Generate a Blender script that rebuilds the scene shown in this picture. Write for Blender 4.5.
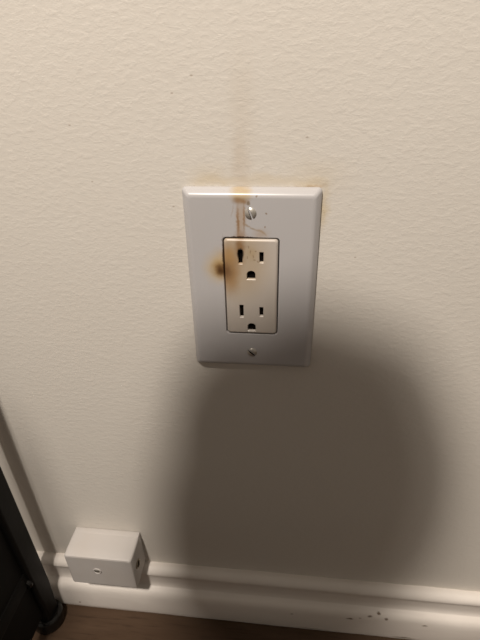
import bpy, bmesh, math, random
from mathutils import Vector, Matrix, noise
from mathutils.geometry import tessellate_polygon

for o in list(bpy.data.objects):
    bpy.data.objects.remove(o, do_unlink=True)
S = bpy.context.scene
C = S.collection
random.seed(4)
FZ = 0.390            # height of the outlet's centre above the floor (floor is z = 0, wall is y = 0)

# ------------------------------------------------------------------ camera
def camera():
    p, y, r = 0.5490, -0.11965, -0.0262
    fw = Vector((math.sin(y)*math.cos(p), math.cos(y)*math.cos(p), -math.sin(p)))
    rt = Vector((math.cos(y), -math.sin(y), 0))
    up = rt.cross(fw)
    R = rt*math.cos(r) + up*math.sin(r)
    U = up*math.cos(r) - rt*math.sin(r)
    cd = bpy.data.cameras.new('camera')
    cd.sensor_fit = 'VERTICAL'
    cd.sensor_height = 36
    cd.lens = 462/640*36
    cd.clip_start = 0.005
    co = bpy.data.objects.new('camera', cd)
    C.objects.link(co)
    M = Matrix((R, U, -fw)).transposed().to_4x4()
    M.translation = Vector((0.0230, -0.2611, FZ+0.1340))
    co.matrix_world = M
    S.camera = co
    return M
CAM = camera()

# ------------------------------------------------------------------ light and exposure
W = bpy.data.worlds.new('world')
S.world = W
W.use_nodes = True
bg = W.node_tree.nodes['Background']
bg.inputs[0].default_value = (1.0, 0.88, 0.74, 1)
bg.inputs[1].default_value = 0.285

def bulb(name, loc, power, radius, col=(1.0, 0.92, 0.83)):
    l = bpy.data.lights.new(name, 'POINT')
    l.energy = power
    l.shadow_soft_size = radius
    l.color = col
    o = bpy.data.objects.new(name, l)
    C.objects.link(o)
    o.location = loc
    return o
bulb('lamp_bulb', (-0.222, -0.75, FZ+1.15), 84, 0.050)
bulb('lamp_bulb', (-0.170, -0.74, FZ+1.15), 24, 0.050)

vs = S.view_settings
vs.view_transform = 'Standard'
vs.look = 'None'
vs.gamma = 1.0
vs.use_curve_mapping = False
vs.exposure = 0.0

# ------------------------------------------------------------------ material helpers
class Mat:
    def __init__(s, name, color, rough=0.5, metal=0.0, spec=0.5):
        s.m = bpy.data.materials.new(name)
        s.m.use_nodes = True
        s.t = s.m.node_tree
        s.n = s.t.nodes
        s.b = s.n['Principled BSDF']
        s.b.inputs['Roughness'].default_value = rough
        s.b.inputs['Metallic'].default_value = metal
        s.b.inputs['Specular IOR Level'].default_value = spec
        rgb = s.n.new('ShaderNodeRGB')
        rgb.outputs[0].default_value = (*color, 1)
        s.col = rgb.outputs[0]
        s.tc = s.n.new('ShaderNodeTexCoord').outputs['Object']
        s.bump_in = None
    def link(s, a, b): s.t.links.new(a, b)
    def noise(s, scale, detail=3, rough=0.5, stretch=(1, 1, 1), vec=None, loc=(0, 0, 0), dist=0.0):
        mp = s.n.new('ShaderNodeMapping')
        mp.inputs['Scale'].default_value = stretch
        mp.inputs['Location'].default_value = loc
        s.link(vec or s.tc, mp.inputs['Vector'])
        t = s.n.new('ShaderNodeTexNoise')
        t.inputs['Scale'].default_value = scale
        t.inputs['Detail'].default_value = detail
        t.inputs['Roughness'].default_value = rough
        t.inputs['Distortion'].default_value = dist
        s.link(mp.outputs[0], t.inputs['Vector'])
        return t.outputs[0], t.outputs[1]
    def ramp(s, fac, a, b, lo=0.0, hi=1.0, smooth=True):
        r = s.n.new('ShaderNodeMapRange')
        if smooth: r.interpolation_type = 'SMOOTHSTEP'
        r.inputs['From Min'].default_value = a
        r.inputs['From Max'].default_value = b
        r.inputs['To Min'].default_value = lo
        r.inputs['To Max'].default_value = hi
        s.link(fac, r.inputs['Value'])
        return r.outputs[0]
    def math(s, op, a, b):
        n = s.n.new('ShaderNodeMath'); n.operation = op
        for i, v in enumerate((a, b)):
            if isinstance(v, (int, float)): n.inputs[i].default_value = v
            else: s.link(v, n.inputs[i])
        return n.outputs[0]
    def mix(s, fac, color, mode='MIX'):
        n = s.n.new('ShaderNodeMix'); n.data_type = 'RGBA'; n.blend_type = mode
        if isinstance(fac, (int, float)): n.inputs[0].default_value = fac
        else: s.link(fac, n.inputs[0])
        s.link(s.col, n.inputs[6])
        if isinstance(color, tuple): n.inputs[7].default_value = (*color, 1)
        else: s.link(color, n.inputs[7])
        s.col = n.outputs[2]
    def warp(s, scale, amount):
        _, c = s.noise(scale, 3)
        v = s.n.new('ShaderNodeVectorMath'); v.operation = 'SUBTRACT'
        s.link(c, v.inputs[0]); v.inputs[1].default_value = (.5, .5, .5)
        k = s.n.new('ShaderNodeVectorMath'); k.operation = 'SCALE'
        s.link(v.outputs[0], k.inputs[0]); k.inputs['Scale'].default_value = amount
        a = s.n.new('ShaderNodeVectorMath'); a.operation = 'ADD'
        s.link(s.tc, a.inputs[0]); s.link(k.outputs[0], a.inputs[1])
        return a.outputs[0]
    def blob(s, vec, x, z, rx, rz, strength=1.0, ang=0.0, hard=0.0):
        """soft elliptical stain, x z rx rz in millimetres in the object's x-z plane"""
        mp = s.n.new('ShaderNodeMapping'); mp.vector_type = 'TEXTURE'
        mp.inputs['Location'].default_value = (x/1000, 0, z/1000)
        mp.inputs['Rotation'].default_value = (0, math.radians(ang), 0)
        mp.inputs['Scale'].default_value = (rx/1000, 1000, rz/1000)
        s.link(vec, mp.inputs['Vector'])
        l = s.n.new('ShaderNodeVectorMath'); l.operation = 'LENGTH'
        s.link(mp.outputs[0], l.inputs[0])
        return s.ramp(l.outputs['Value'], 1.0, hard, 0.0, strength)
    def bump(s, height, dist, strength=1.0):
        b = s.n.new('ShaderNodeBump')
        b.inputs['Distance'].default_value = dist
        b.inputs['Strength'].default_value = strength
        s.link(height, b.inputs['Height'])
        if s.bump_in is not None: s.link(s.bump_in, b.inputs['Normal'])
        s.bump_in = b.outputs[0]
    def done(s):
        s.link(s.col, s.b.inputs['Base Color'])
        if s.bump_in is not None: s.link(s.bump_in, s.b.inputs['Normal'])
        return s.m

# ------------------------------------------------------------------ materials
def wall_paint():
    m = Mat('wall_paint', (0.60, 0.56, 0.505), 0.5, spec=0.35)
    f, _ = m.noise(9, 3)
    m.mix(m.ramp(f, .35, .7, 0, .25), (0.575, 0.53, 0.47))
    # rolled paint relief, a little wider than tall
    a, _ = m.noise(230, 4, .6, (0.8, 1, 1.35), dist=0.25)
    b, _ = m.noise(330, 2, .5, (0.8, 1, 1.3))
    c, _ = m.noise(40, 2, .5, (0.7, 1, 1.3))
    m.bump(c, 0.0006, .22)
    m.bump(m.ramp(a, .38, .75, 0, 1), 0.00026, .34)
    m.bump(b, 0.0002, .35)
    # smoke: yellow film along the top edge and upper right side of the plate, a faint plume above
    w = m.warp(90, 0.009)
    z = FZ*1000
    for x, dz, rx, rz, k in ((34, 64, 14, 4, .25), (10, 65, 34, 5, .25), (-22, 65, 22, 5, .28), (41.5, 50, 4.0, 18, .5),
                             (36, 68, 26, 15, .14), (-24, 68, 20, 9, .14)):
        m.mix(m.blob(w, x, z+dz, rx, rz, k), (0.50, 0.37, 0.17))
    m.mix(m.blob(w, 33, z+62.4, 12, 1.4, .5), (0.32, 0.19, 0.06))
    m.mix(m.blob(w, -5.5, z+74, 8, 24, .22), (0.40, 0.29, 0.18))
    m.mix(m.blob(w, -4.5, z+100, 11, 45, .14), (0.42, 0.32, 0.21))
    # tiny dark specks
    w0 = m.warp(400, 0.001)
    for x, dz in ((-41, 110), (-93, 64), (-30, 118), (30, 88), (-46, 50), (62, 20), (-100, 95)):
        m.mix(m.blob(w0, x, z+dz, 1.0, .55, .55, hard=.4), (0.25, 0.19, 0.14))
    return m.done()

def plate_plastic():
    m = Mat('plate_plastic', (0.425, 0.408, 0.405), 0.3, spec=0.5)
    f, _ = m.noise(30, 3)
    m.mix(m.ramp(f, .4, .75, 0, .14), (0.41, 0.39, 0.37))
    w = m.warp(240, 0.0035)
    w2 = m.warp(600, 0.0018)
    brown = (0.24, 0.135, 0.06); tan = (0.37, 0.26, 0.165); dark = (0.055, 0.024, 0.010)
    # stain at the top edge
    m.mix(m.blob(w, -5.4, 59.5, 8.5, 6.5, .72, hard=.3), (0.40, 0.285, 0.135))
    m.mix(m.blob(w, -5.6, 55.4, 6.2, 3.0, .85, hard=.2), brown)
    m.mix(m.blob(w2, -1.2, 54.0, 1.2, 1.7, .75, hard=.3), (0.17, 0.11, 0.05))
    # runs down to the opening
    m.mix(m.blob(w, -5.8, 44, 4.6, 18, .6, hard=.15), tan)
    m.mix(m.blob(w2, -7.4, 43, 1.3, 15, .9), brown)
    m.mix(m.blob(w2, -3.8, 46, 1.2, 14, .8), brown)
    m.mix(m.blob(w2, -10.5, 50, 0.7, 6, .3, ang=12), brown)
    m.mix(m.blob(w, -6, 35, 5.5, 4.5, .55), (0.26, 0.15, 0.07))
    # fine crack and specks to the right of the screw
    for x, z, a in ((-2.0, 41.0, 28), (1.5, 39.2, 20), (5.2, 38.0, 16), (7.6, 36.6, 50)):
        m.mix(m.blob(w2, x, z, 3.4, .9, .75, ang=a), (0.27, 0.19, 0.11))
    m.mix(m.blob(w, 6, 36, 7, 5, .5), tan)
    for x, z in ((8.8, 48.1), (8.2, 40.3), (3.5, 58.2)):
        m.mix(m.blob(w2, x, z, .8, .8, .75, hard=.3), (0.20, 0.13, 0.07))
    # the burn at the left rim of the opening
    m.mix(m.blob(w, -19, 13.5, 13.5, 14.5, .85), (0.50, 0.35, 0.14))
    m.mix(m.blob(w, -18.0, 17, 7, 14, .5), (0.46, 0.31, 0.13))
    m.mix(m.blob(w, -18.6, 12.4, 8.2, 8.6, .95), (0.19, 0.095, 0.032))
    m.mix(m.blob(w, -18.6, 12.2, 4.8, 5.6, .85), dark)
    # soot along the rim
    m.mix(m.blob(w2, -16.9, 20, .7, 18, .8, hard=.3), dark)
    m.mix(m.blob(w2, -5, 33.8, 14, .7, .9, hard=.4), dark)
    return m.done()

def receptacle_plastic():
    m = Mat('receptacle_plastic', (0.45, 0.40, 0.35), 0.33, spec=0.5)
    w = m.warp(240, 0.003)
    w2 = m.warp(500, 0.0018)
    m.mix(m.blob(w, -6, 18, 22, 34, .7, hard=.3), (0.38, 0.29, 0.19))
    m.mix(m.blob(w, -13.5, 13, 10, 24, .9, hard=.25), (0.30, 0.18, 0.08))
    m.mix(m.blob(w, -13.0, 23, 5, 9, .4), (0.40, 0.23, 0.08))
    m.mix(m.blob(w, -15.5, 12, 6.5, 10, .85), (0.14, 0.07, 0.03))
    m.mix(m.blob(w, -6.5, 28.5, 4.8, 8, .9, hard=.15), (0.22, 0.12, 0.05))
    m.mix(m.blob(w, -6.3, 22, 4.6, 9, .55), (0.28, 0.17, 0.08))
    m.mix(m.blob(m.warp(900, .0008), -6.3, 23.6, 2.5, 4.6, .97, hard=.55), (0.012, 0.009, 0.007))
    m.mix(m.blob(w, 0.5, 24, 5.5, 7, .5), (0.36, 0.26, 0.14))
    for x, z, rx, rz in ((-1.5, 28, .6, 1.6), (-.2, 25, .6, 1.8), (1.4, 22.2, .7, 1.6), (2.8, 25.4, .9, .8), (2.2, 20, 1.2, .6), (4.4, 19, .8, .8), (-2.4, 21.5, .5, 1.2)):
        m.mix(m.blob(w2, x, z, rx, rz, .6, hard=.2), (0.17, 0.11, 0.06))
    m.mix(m.blob(w2, 6.2, 22, 2.2, 5, .5), (0.24, 0.16, 0.08))
    return m.done()

def trim_paint():
    m = Mat('trim_paint', (0.70, 0.645, 0.59), 0.5, spec=0.3)
    f, _ = m.noise(14, 4, .6, (.5, 1, 1))
    m.mix(m.ramp(f, .4, .75, 0, .35), (0.62, 0.555, 0.49))
    b, _ = m.noise(90, 3, .5, (.3, 1, 1))
    m.bump(b, .0007, .5)
    # dark brown streaks where the trim meets the floor, scuffs and chips
    w = m.warp(250, 0.003)
    for x, z, rx, rz, k in MARKS:
        m.mix(m.blob(w, x, z, rx, rz, k, hard=.25), (0.13, 0.08, 0.045))
    return m.done()
MARKS = [(95.4, 30.5, 5.0, 1.7, .9), (114.2, 36.5, 3.8, 1.8, .8), (122.3, 39.4, 2.6, 1.6, .9), (130, 35, 2.4, 2.6, .85), (167, 30.5, 4.0, 1.5, .8),
         (38.4, 28.9, 2.2, 1.6, .6), (105, 33, 2.4, 1.6, .5), (150, 5, 14, 2.0, .7), (-188, 10, 1.5, 1.5, .9), (60, 4, 18, 1.6, .5), (205, 4, 12, 1.8, .6)]

def floor_wood():
    m = Mat('floor_wood', (0.058, 0.034, 0.020), 0.6, spec=0.12)
    f, _ = m.noise(40, 5, .6, (.12, 1, 1))
    m.mix(m.ramp(f, .35, .7, 0, .8), (0.085, 0.053, 0.033))
    g, _ = m.noise(260, 3, .6, (.10, 1, 1))
    m.mix(m.ramp(g, .5, .75, 0, .5), (0.025, 0.014, 0.008))
    m.bump(g, .0004, .5)
    return m.done()

def simple(name, color, rough, metal=0.0, spec=0.5, var=None, scale=60, bump=0.0):
    m = Mat(name, color, rough, metal, spec)
    f, _ = m.noise(scale, 3)
    if var: m.mix(m.ramp(f, .4, .7, 0, .6), var)
    if bump: m.bump(f, bump, .5)
    return m.done()

M_wall = wall_paint(); M_plate = plate_plastic(); M_recep = receptacle_plastic(); M_trim = trim_paint(); M_floor = floor_wood()
M_screw = simple('screw_metal', (0.50, 0.47, 0.42), .38, .55, var=(0.34, 0.31, 0.26), scale=500)
M_shade = simple('recess_shade', (0.004, 0.003, 0.002), .9, spec=.05, var=(0.006, 0.004, 0.003), scale=300)  # near-black colour stands in for the shade inside slots and holes
M_jack = simple('jack_paint', (0.47, 0.438, 0.412), .5, spec=.3, var=(0.455, 0.415, 0.38), scale=40, bump=.0006)
M_black = simple('black_powder_coat', (0.005, 0.0045, 0.004), .5, spec=.12, var=(0.007, 0.006, 0.0055), scale=200, bump=.0002)
M_gloss = simple('black_glossy_plastic', (0.005, 0.0045, 0.004), .25, spec=.35, var=(0.008, 0.007, 0.006), scale=60)
M_panel = simple('black_panel', (0.004, 0.0035, 0.003), .7, spec=.15, var=(0.006, 0.005, 0.004), scale=90)
M_brass = simple('jack_contact', (0.42, 0.36, 0.28), .3, .8, var=(0.3, .25, .18), scale=500)
M_skin = simple('skin', (0.50, 0.30, 0.21), .5, var=(0.45, 0.25, 0.17), scale=30)
M_shirt = simple('shirt_cotton', (0.10, 0.10, 0.12), .9, var=(0.08, 0.08, 0.10), scale=120)
M_jeans = simple('denim', (0.06, 0.08, 0.13), .9, var=(0.09, 0.11, 0.16), scale=150)
M_hair = simple('hair_brown', (0.05, 0.03, 0.02), .6, var=(0.08, 0.05, 0.03), scale=90)

# ------------------------------------------------------------------ mesh helpers
def obj(name, bm, mat, parent=None, loc=(0, 0, 0), smooth=False, angle=None, flat_y=False):
    me = bpy.data.meshes.new(name)
    bmesh.ops.recalc_face_normals(bm, faces=bm.faces)
    bm.to_mesh(me); bm.free()
    me.materials.append(mat)
    if smooth:
        for p in me.polygons: p.use_smooth = True
        if angle: me.set_sharp_from_angle(angle=math.radians(angle))
        for p in me.polygons:
            if flat_y and abs(p.normal.y) > .9995: p.use_smooth = False
    o = bpy.data.objects.new(name, me)
    C.objects.link(o)
    o.parent = parent
    o.location = loc
    return o
def tag(o, label=None, cat=None, group=None, kind=None):
    for k, v in (('label', label), ('category', cat), ('group', group), ('kind', kind)):
        if v: o[k] = v
    return o
def thing(name, label, cat, loc):
    o = bpy.data.objects.new(name, None)
    o.empty_display_size = 0.05
    C.objects.link(o); o.location = loc
    return tag(o, label, cat)
def rrect(hx, hz, r, n=6, cx=0, cz=0):
    pts = []
    for k, (sx, sz) in enumerate(((1, 1), (-1, 1), (-1, -1), (1, -1))):
        for i in range(n+1):
            a = math.pi/2*(k + i/n)
            pts.append((cx + sx*(hx-r) + r*math.cos(a), cz + sz*(hz-r) + r*math.sin(a)))
    return pts
def loft(bm, rings, cap0=False, cap1=False):
    """rings: lists of 3-D points, all of one length"""
    V = [[bm.verts.new(p) for p in ring] for ring in rings]
    for a, b in zip(V, V[1:]):
        n = len(a)
        for i in range(n):
            bm.faces.new((a[i], a[(i+1) % n], b[(i+1) % n], b[i]))
    if cap0: bm.faces.new(V[0])
    if cap1: bm.faces.new(V[-1])
    return V
def xz(pts, y, k=.001): return [(p[0]*k, y*k, p[1]*k) for p in pts]
def bevel_box(bm, x0, x1, y0, y1, z0, z1, b=0.0, seg=2):
    r = bmesh.ops.create_cube(bm, size=1)
    vs_ = r['verts']
    for v in vs_:
        v.co = ((x0+x1)/2 + v.co.x*(x1-x0), (y0+y1)/2 + v.co.y*(y1-y0), (z0+z1)/2 + v.co.z*(z1-z0))
    if b:
        es = {e for v in vs_ for e in v.link_edges}
        bmesh.ops.bevel(bm, geom=list(es), offset=b, segments=seg, affect='EDGES', profile=.5)
def revolve(bm, prof, centre, axis='Z', n=32, cap0=True, cap1=True):
    rings = []
    for r, h in prof:
        ring = []
        for i in range(n):
            a = 2*math.pi*i/n
            c, s = r*math.cos(a), r*math.sin(a)
            p = {'Z': (c, s, h), 'Y': (c, h, s), 'X': (h, c, s)}[axis]
            ring.append((centre[0]+p[0], centre[1]+p[1], centre[2]+p[2]))
        rings.append(ring)
    loft(bm, rings, cap0, cap1)

# ------------------------------------------------------------------ the setting
bm = bmesh.new()
bevel_box(bm, -2.0, 2.0, 0.0, 0.12, 0.0, 2.5)
tag(obj('wall_back', bm, M_wall), 'cream painted wall with rolled paint texture', 'wall', kind='structure')
bm = bmesh.new()
bevel_box(bm, -2.0, 2.0, -2.6, 0.12, -0.05, 0.0)
tag(obj('floor', bm, M_floor), 'dark brown wood floor below the baseboard', 'floor', kind='structure')

def baseboard():
    # section (distance from the wall, height) from the wall down to the floor, in mm
    prof = [(0, 70.5), (3.0, 71.0), (6.5, 70.0), (9.0, 67.8), (10.2, 65.0), (10.2, 63.2), (9.0, 60.8), (8.3, 57.0), (8.2, 50.0), (8.2, 42.0),
            (9.0, 41.3), (12.4, 40.2), (14.6, 37.8), (15.8, 34.0), (16.4, 29.0), (16.6, 20.0), (16.6, 6.0), (15.8, 1.2), (15.2, 0.0)]
    xs = [-2.0, -1.2, -.7] + [-.55 + .004*i for i in range(276)] + [.7, 1.2, 2.0]
    bm = bmesh.new()
    rows = []
    for x in xs:
        row = []
        for i, (d, h) in enumerate(prof):
            k = noise.noise(Vector((x*22, i*.35, 3.1))) + .5*noise.noise(Vector((x*75, i*.5, 8.2)))
            amp = .7 if i < 6 else .3
            dz = amp*k if i < 17 else 0
            if i < 3: dz += 1.1*max(0, noise.noise(Vector((x*34, 1.7, 0))))
            dd = 0 if i == 0 else .3*k
            row.append(bm.verts.new((x, -(d+dd)/1000, (h+dz)/1000)))
        row.append(bm.verts.new((x, 0, 0)))
        rows.append(row)
    n = len(rows[0])
    for a, b in zip(rows, rows[1:]):
        for i in range(n):
            bm.faces.new((a[i], a[(i+1) % n], b[(i+1) % n], b[i]))
    bm.faces.new(rows[0]); bm.faces.new(rows[-1])
    o = obj('baseboard_back', bm, M_trim, smooth=True, angle=60)
    tag(o, 'cream painted stepped baseboard along the foot of the wall', 'baseboard', kind='structure')
baseboard()

# ------------------------------------------------------------------ the outlet
def screw(parent, z, ang):
    R, H = 3.35, 1.25
    us = [-R*.999, -3.1, -2.6, -2.0, -1.4, -.9, -.63, -.61, -.3, 0, .3, .61, .63, .9, 1.4, 2.0, 2.6, 3.1, R*.999]
    ts = [-1 + 2*i/14 for i in range(15)]
    bm = bmesh.new()
    ca, sa = math.cos(ang), math.sin(ang)
    def pt(u, v, y): return (.001*(u*ca - v*sa), .001*y, .001*(u*sa + v*ca))
    grid = []; grid_u = {}
    for u in us:
        col = []
        for t in ts:
            v = t*math.sqrt(R*R-u*u)
            h = H*max(0, 1-(u*u+v*v)/(R*R))**.8 + .25
            if abs(u) < .62: h = -1.3
            col.append(bm.verts.new(pt(u, v, -h)))
        grid.append(col); grid_u[id(col)] = u
    for a, b in zip(grid, grid[1:]):
        for i in range(len(ts)-1):
            f = bm.faces.new((a[i], a[i+1], b[i+1], b[i]))
            if max(abs(grid_u[q]) for q in (id(a), id(b))) < .64: f.material_index = 1
    # rim down into the plate
    border = [g[0] for g in grid] + grid[-1][1:-1] + [g[-1] for g in reversed(grid)] + grid[0][-2:0:-1]
    low = [bm.verts.new((v.co.x, .0009, v.co.z)) for v in border]
    for i in range(len(border)):
        j = (i+1) % len(border)
        bm.faces.new((border[i], border[j], low[j], low[i]))
    bm.faces.new(low)
    o = obj('screw', bm, M_screw, parent, (0, -.0060, z), smooth=True, angle=40)
    o.data.materials.append(M_shade)  # slot faces coloured black to paint in the shade of the groove
    o['label'] = 'slotted metal screw'
    return o

def outlet():
    t = thing('wall_outlet', 'white two-socket wall outlet with brown scorch marks on its cover plate', 'outlet', (0, 0, FZ))
    bm = bmesh.new()
    rings = [xz(rrect(39.75, 62, 2.2), -.3), xz(rrect(39.75, 62, 2.2), -1.7), xz(rrect(39.5, 61.75, 2.2), -2.4),
             xz(rrect(37.3, 59.5, 1.9), -5.0), xz(rrect(36.7, 58.9, 1.8), -5.55), xz(rrect(35.9, 58.1, 1.7), -5.9), xz(rrect(34.9, 57.1, 1.6), -6.0),
             xz(rrect(17.3, 34.0, 2.4), -6.0), xz(rrect(16.95, 33.65, 2.2), -5.8), xz(rrect(16.8, 33.5, 2.1), -5.4), xz(rrect(16.8, 33.5, 2.1), -.3)]
    V = loft(bm, rings + [rings[0]])
    bmesh.ops.remove_doubles(bm, verts=bm.verts, dist=1e-6)
    cp = obj('cover_plate', bm, M_plate, t, smooth=True, angle=38, flat_y=True)
    cp['label'] = 'white bevelled cover plate with scorch stains'
    screw(cp, .0484, math.radians(22))
    screw(cp, -.0484, math.radians(48))
    # receptacle with real slots
    holes = []
    for dz in (0, -37.6):
        holes.append(rrect(1.2, 4.4, .25, 3, -6.35, 21.6+dz))
        holes.append(rrect(1.15, 3.25, .25, 3, 6.35, 21.5+dz))
        g = [(2.55*math.cos(math.pi*i/12), 9.9+dz+2.55*math.sin(math.pi*i/12)) for i in range(13)] + [(-2.55, 6.9+dz), (2.55, 6.9+dz)]
        holes.append(g)
    def grow(h, e):
        cx = sum(p[0] for p in h)/len(h); cz = (min(p[1] for p in h)+max(p[1] for p in h))/2
        hx = max(abs(p[0]-cx) for p in h); hz = max(abs(p[1]-cz) for p in h)
        return [(cx+(p[0]-cx)*(hx+e)/hx, cz+(p[1]-cz)*(hz+e)/hz) for p in h]
    bm = bmesh.new()
    outer = rrect(14.9, 31.6, 1.2)
    loft(bm, [xz(rrect(16.2, 32.9, 2.0), -.4), xz(rrect(16.2, 32.9, 2.0), -5.4), xz(rrect(15.95, 32.65, 1.9), -6.1), xz(rrect(15.5, 32.2, 1.6), -6.6), xz(outer, -6.8)])
    polys = [outer] + [grow(h, .35) for h in holes]
    flat = [Vector((p[0], p[1], 0)) for pl in polys for p in pl]
    tris = tessellate_polygon([[Vector((p[0], p[1], 0)) for p in pl] for pl in polys])
    vv = [bm.verts.new((p.x*.001, -.0068, p.y*.001)) for p in flat]
    for tr in tris:
        try: bm.faces.new([vv[i] for i in tr])
        except ValueError: pass
    for h in holes:
        loft(bm, [xz(grow(h, .35), -6.8), xz(grow(h, .1), -6.6), xz(h, -6.3), xz(h, -4.7)])
    bmesh.ops.remove_doubles(bm, verts=bm.verts, dist=1e-6)
    rc = obj('receptacle', bm, M_recep, t, smooth=True, angle=35, flat_y=True)
    rc['label'] = 'cream receptacle face browned around the upper left slot'
    bm = bmesh.new()
    bevel_box(bm, -.0158, .0158, -.0047, -.0004, -.0325, .0325)
    obj('contact_block', bm, M_shade, rc)['label'] = 'inside of the slots, blackened for the shade there'
outlet()

# ------------------------------------------------------------------ the phone jack box
def jack_box():
    x0, x1, zt, zb = -.1755, -.1105, .1195, .0735
    cx, cz = (x0+x1)/2, zb
    t = thing('wall_jack_box', 'small white surface-mounted jack box on the wall just above the baseboard', 'jack box', (cx, 0, cz))
    hw, h = (x1-x0)/2, zt-zb
    bm = bmesh.new()
    bevel_box(bm, -hw+.0006, hw-.0006, -.0064, -.0002, .0010, h-.0006, .0006)
    obj('back_plate', bm, M_jack, t, smooth=True, angle=40)
    bm = bmesh.new()
    def ring(hx, z0, z1, y, r=.0022):
        return [(p[0], y, p[1]) for p in rrect(hx, (z1-z0)/2, r, 4, 0, (z0+z1)/2)]
    loft(bm, [ring(hw, .0008, h, -.0063), ring(hw, .0008, h, -.020), ring(hw-.0003, .001, h-.0002, -.0285), ring(hw-.0009, .0016, h-.0008, -.0297), ring(hw-.0024, .003, h-.002, -.0302)], True, True)
    cv = obj('cover', bm, M_jack, t, smooth=True, angle=40, flat_y=True)
    # recessed screw on the face
    bm = bmesh.new()
    revolve(bm, [(.0040, -.0301), (.0040, -.0307), (.0034, -.0310), (.0030, -.0308), (.0028, -.0303)], (-.003, 0, .0255), 'Y', 24)
    obj('screw_collar', bm, M_jack, cv, smooth=True, angle=50)
    bm = bmesh.new()
    revolve(bm, [(.0026, -.0300), (.0026, -.0306), (.0010, -.0309)], (-.003, 0, .0255), 'Y', 20)
    bm2 = obj('screw', bm, M_screw, cv, smooth=True, angle=50)
    bm = bmesh.new()
    bevel_box(bm, -.0052, -.0014, -.03105, -.0305, .0251, .0259)
    obj('screw_slot_shade', bm, M_shade, cv)  # black strip on the head, painted shade of the slot
    # socket in the right side
    bm = bmesh.new()
    revolve(bm, [(.0046, hw-.0012), (.0046, hw+.0006), (.0040, hw+.0010), (.0034, hw+.0008), (.0033, hw-.0006)], (0, -.0190, .0240), 'X', 24)
    so = obj('socket', bm, M_brass, cv, smooth=True, angle=50)
    so['label'] = 'round cable socket in the side'
    bm = bmesh.new()
    revolve(bm, [(.0033, hw-.0004), (.0033, hw+.0003)], (0, -.0190, .0240), 'X', 24)
    obj('socket_shade_disc', bm, M_shade, cv)  # solid black disc in place of the shaded opening
jack_box()

# ------------------------------------------------------------------ black furniture frame at the left
def frame():
    t = thing('furniture_frame', 'black metal furniture frame with a round glide foot standing beside the baseboard', 'furniture', (-.2137, -.0325, 0))
    def leg(y):
        bm = bmesh.new()
        secs = [(.010, .0068), (.016, .0068), (.032, .0072), (.060, .0075), (.72, .0075)]
        rings = []
        for z, hw in secs:
            rings.append([(p[0], y+p[1], z) for p in rrect(hw, .0103 if z > .05 else .0088, .0028, 5)])
        loft(bm, rings, True, True)
        lg = obj('leg', bm, M_black, t, smooth=True, angle=40)
        bm = bmesh.new()
        revolve(bm, [(.0128, 0.0), (.0150, .0014), (.0156, .0040), (.0154, .0120), (.0142, .0160), (.0122, .0175), (.0112, .0160)], (-.0025, y, 0), 'Z', 40)
        ft = obj('glide_foot', bm, M_gloss, lg, smooth=True, angle=50)
        ft['label'] = 'glossy black round foot'
        bm = bmesh.new()
        revolve(bm, [(.0056, -.0098), (.0056, -.0120), (.0048, -.0134), (.0026, -.0136), (.0020, -.0116)], (.0020, y, .090), 'Y', 24)
        obj('bolt', bm, M_gloss, lg, smooth=True, angle=40)
    leg(0); leg(-.25)
    bm = bmesh.new()
    bevel_box(bm, -.006, .002, -.241, -.009, .030, .200, .001)
    obj('side_panel', bm, M_panel, t)
    bm = bmesh.new()
    bevel_box(bm, -.008, .004, -.241, -.009, .088, .106, .002)
    obj('cross_rail', bm, M_panel, t, smooth=True, angle=40)
frame()

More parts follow.
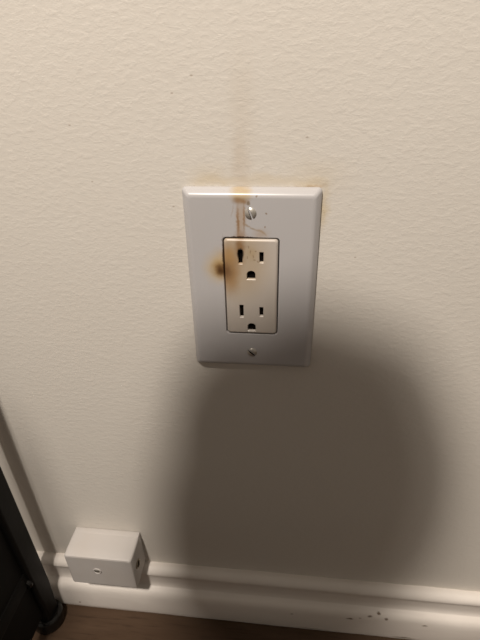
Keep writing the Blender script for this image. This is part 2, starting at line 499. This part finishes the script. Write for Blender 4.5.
# ------------------------------------------------------------------ the photographer, whose head shades the wall
def photographer():
    t = thing('person', 'person in dark shirt and jeans kneeling by the wall with hands on thighs', 'person', (-.03, -.70, 0))
    E = []; Vx = []; Rd = []
    def v(p, r): Vx.append(p); Rd.append(r if isinstance(r, tuple) else (r, r)); return len(Vx)-1
    def chain(start, pts):
        last = start
        for p, r in pts:
            i = v(p, r); E.append((last, i)); last = i
        return last
    HX = HEAD[0]
    pel = v((-.03, -.84, .24), (.135, .11))
    chest = chain(pel, [((-.03, -.74, .35), (.13, .10)), ((-.025, -.61, .44), (.145, .11)), ((-.02, -.50, .505), (.12, .085))])
    neck = chain(chest, [((HX, -.42, .555), .050), ((HX, HEAD[1]-.07, HEAD[2]-.035), .046)])
    for s in (-1, 1):
        sh = chain(chest, [((-.02+s*.15, -.51, .49), .062), ((-.02+s*.20, -.53, .42), .052), ((-.02+s*.225, -.60, .31), .043), ((-.02+s*.225, -.61, .265), .040), ((-.025+s*.185, -.56, .235), .033)])
        wr = chain(sh, [((-.028+s*.150, -.515, .205), .025)])
        palm = chain(wr, [((-.03+s*.135, -.470, .180), (.030, .014))])
        for k in range(4):
            L = (.062, .072, .076, .068)[k]
            x = -.03 + s*(.168 - .021*k)
            chain(palm, [((x, -.440, .166), .0092), ((x, -.440+L*.5, .152), .0086), ((x-s*.002, -.440+L*.85, .128), .0072)])
        chain(palm, [((-.03+s*.098, -.475, .182), .0115), ((-.03+s*.082, -.452, .176), .010), ((-.03+s*.076, -.430, .168), .0085)])
        hip = chain(pel, [((-.03+s*.10, -.82, .20), .095), ((-.03+s*.12, -.66, .16), .082), ((-.03+s*.12, -.47, .082), .064)])
        chain(hip, [((-.03+s*.125, -.58, .062), .054), ((-.03+s*.12, -.80, .050), .042), ((-.03+s*.11, -.88, .042), .036), ((-.03+s*.11, -.97, .034), (.036, .026))])
    me = bpy.data.meshes.new('body_cage')
    o0 = t.location
    me.from_pydata([tuple(Vector(p)-o0) for p in Vx], E, [])
    cage = bpy.data.objects.new('body_cage', me)
    C.objects.link(cage)
    sk = cage.modifiers.new('skin', 'SKIN'); sk.use_smooth_shade = True
    for i, d in enumerate(me.skin_vertices[0].data):
        d.radius = Rd[i]; d.use_root = (i == 0)
    ss = cage.modifiers.new('sub', 'SUBSURF'); ss.levels = 2; ss.render_levels = 2
    bpy.context.view_layer.update()
    dg = bpy.context.evaluated_depsgraph_get()
    bme = bpy.data.meshes.new_from_object(cage.evaluated_get(dg))
    bpy.data.objects.remove(cage, do_unlink=True)
    # head: a shaped ellipsoid welded onto the neck in the same mesh
    bm = bmesh.new(); bm.from_mesh(bme)
    r = bmesh.ops.create_uvsphere(bm, u_segments=32, v_segments=24, radius=1)
    tilt = Matrix.Rotation(math.radians(-55), 4, 'X') @ Matrix.Rotation(math.radians(54), 4, 'Y')
    hc = Vector(HEAD) - o0
    for q in r['verts']:
        p = q.co.copy()
        x, y, z = p
        w = 1.0 - .22*max(0, -z)
        L = Vector((x*.061*w, y*.063, z*.093))
        if y > .8 and -.35 < z < .25: L.y += .022*math.exp(-(x/.14)**2)*math.exp(-((z+.12)/.16)**2)      # nose
        if y > .55 and .02 < z < .22: L.y -= .008*math.exp(-((abs(x)-.36)/.15)**2)                         # eye sockets
        if y > .6 and -.62 < z < -.4: L.y += .005*math.exp(-(x/.35)**2)*math.sin((z+.62)/.22*math.pi*2)    # lips
        if abs(x) > .93 and abs(z) < .3: L.x += math.copysign(.012, x)                                     # ears
        q.co = hc + tilt @ L
    bm.to_mesh(bme); bm.free()
    bme.materials.clear()
    for m in (M_skin, M_shirt, M_jeans): bme.materials.append(m)
    for p in bme.polygons:
        p.use_smooth = True
        c = p.center + o0
        if (c - Vector(HEAD)).length < .15: k = 0
        elif c.y > -.52 and c.z > .155 and .07 < abs(c.x+.03) < .19 and c.z < .22: k = 0
        elif (c.z < .25 and c.y < -.40 and abs(c.x+.02) < .20) or (c.y < -.72 and c.z < .29): k = 2
        else: k = 1
        p.material_index = k
    body = bpy.data.objects.new('body', bme); C.objects.link(body); body.parent = t
    # hair: cap over crown and back, with some volume at the sides
    bm = bmesh.new()
    r = bmesh.ops.create_uvsphere(bm, u_segments=36, v_segments=24, radius=1)
    for q in r['verts']:
        x, y, z = q.co
        vol = 1 + .05*noise.noise(q.co*4)
        face = y > .35 and z < .5
        s = .86 if face else 1.0
        L = Vector((x*HAIR[0]*vol, y*HAIR[1]*vol*s - .008, z*HAIR[2]*vol))
        q.co = hc + tilt @ L
    obj('hair', bm, M_hair, t, smooth=True)
HEAD = (-.053, -.263, FZ+.248)
HAIR = (.067, .067, .098)
photographer()
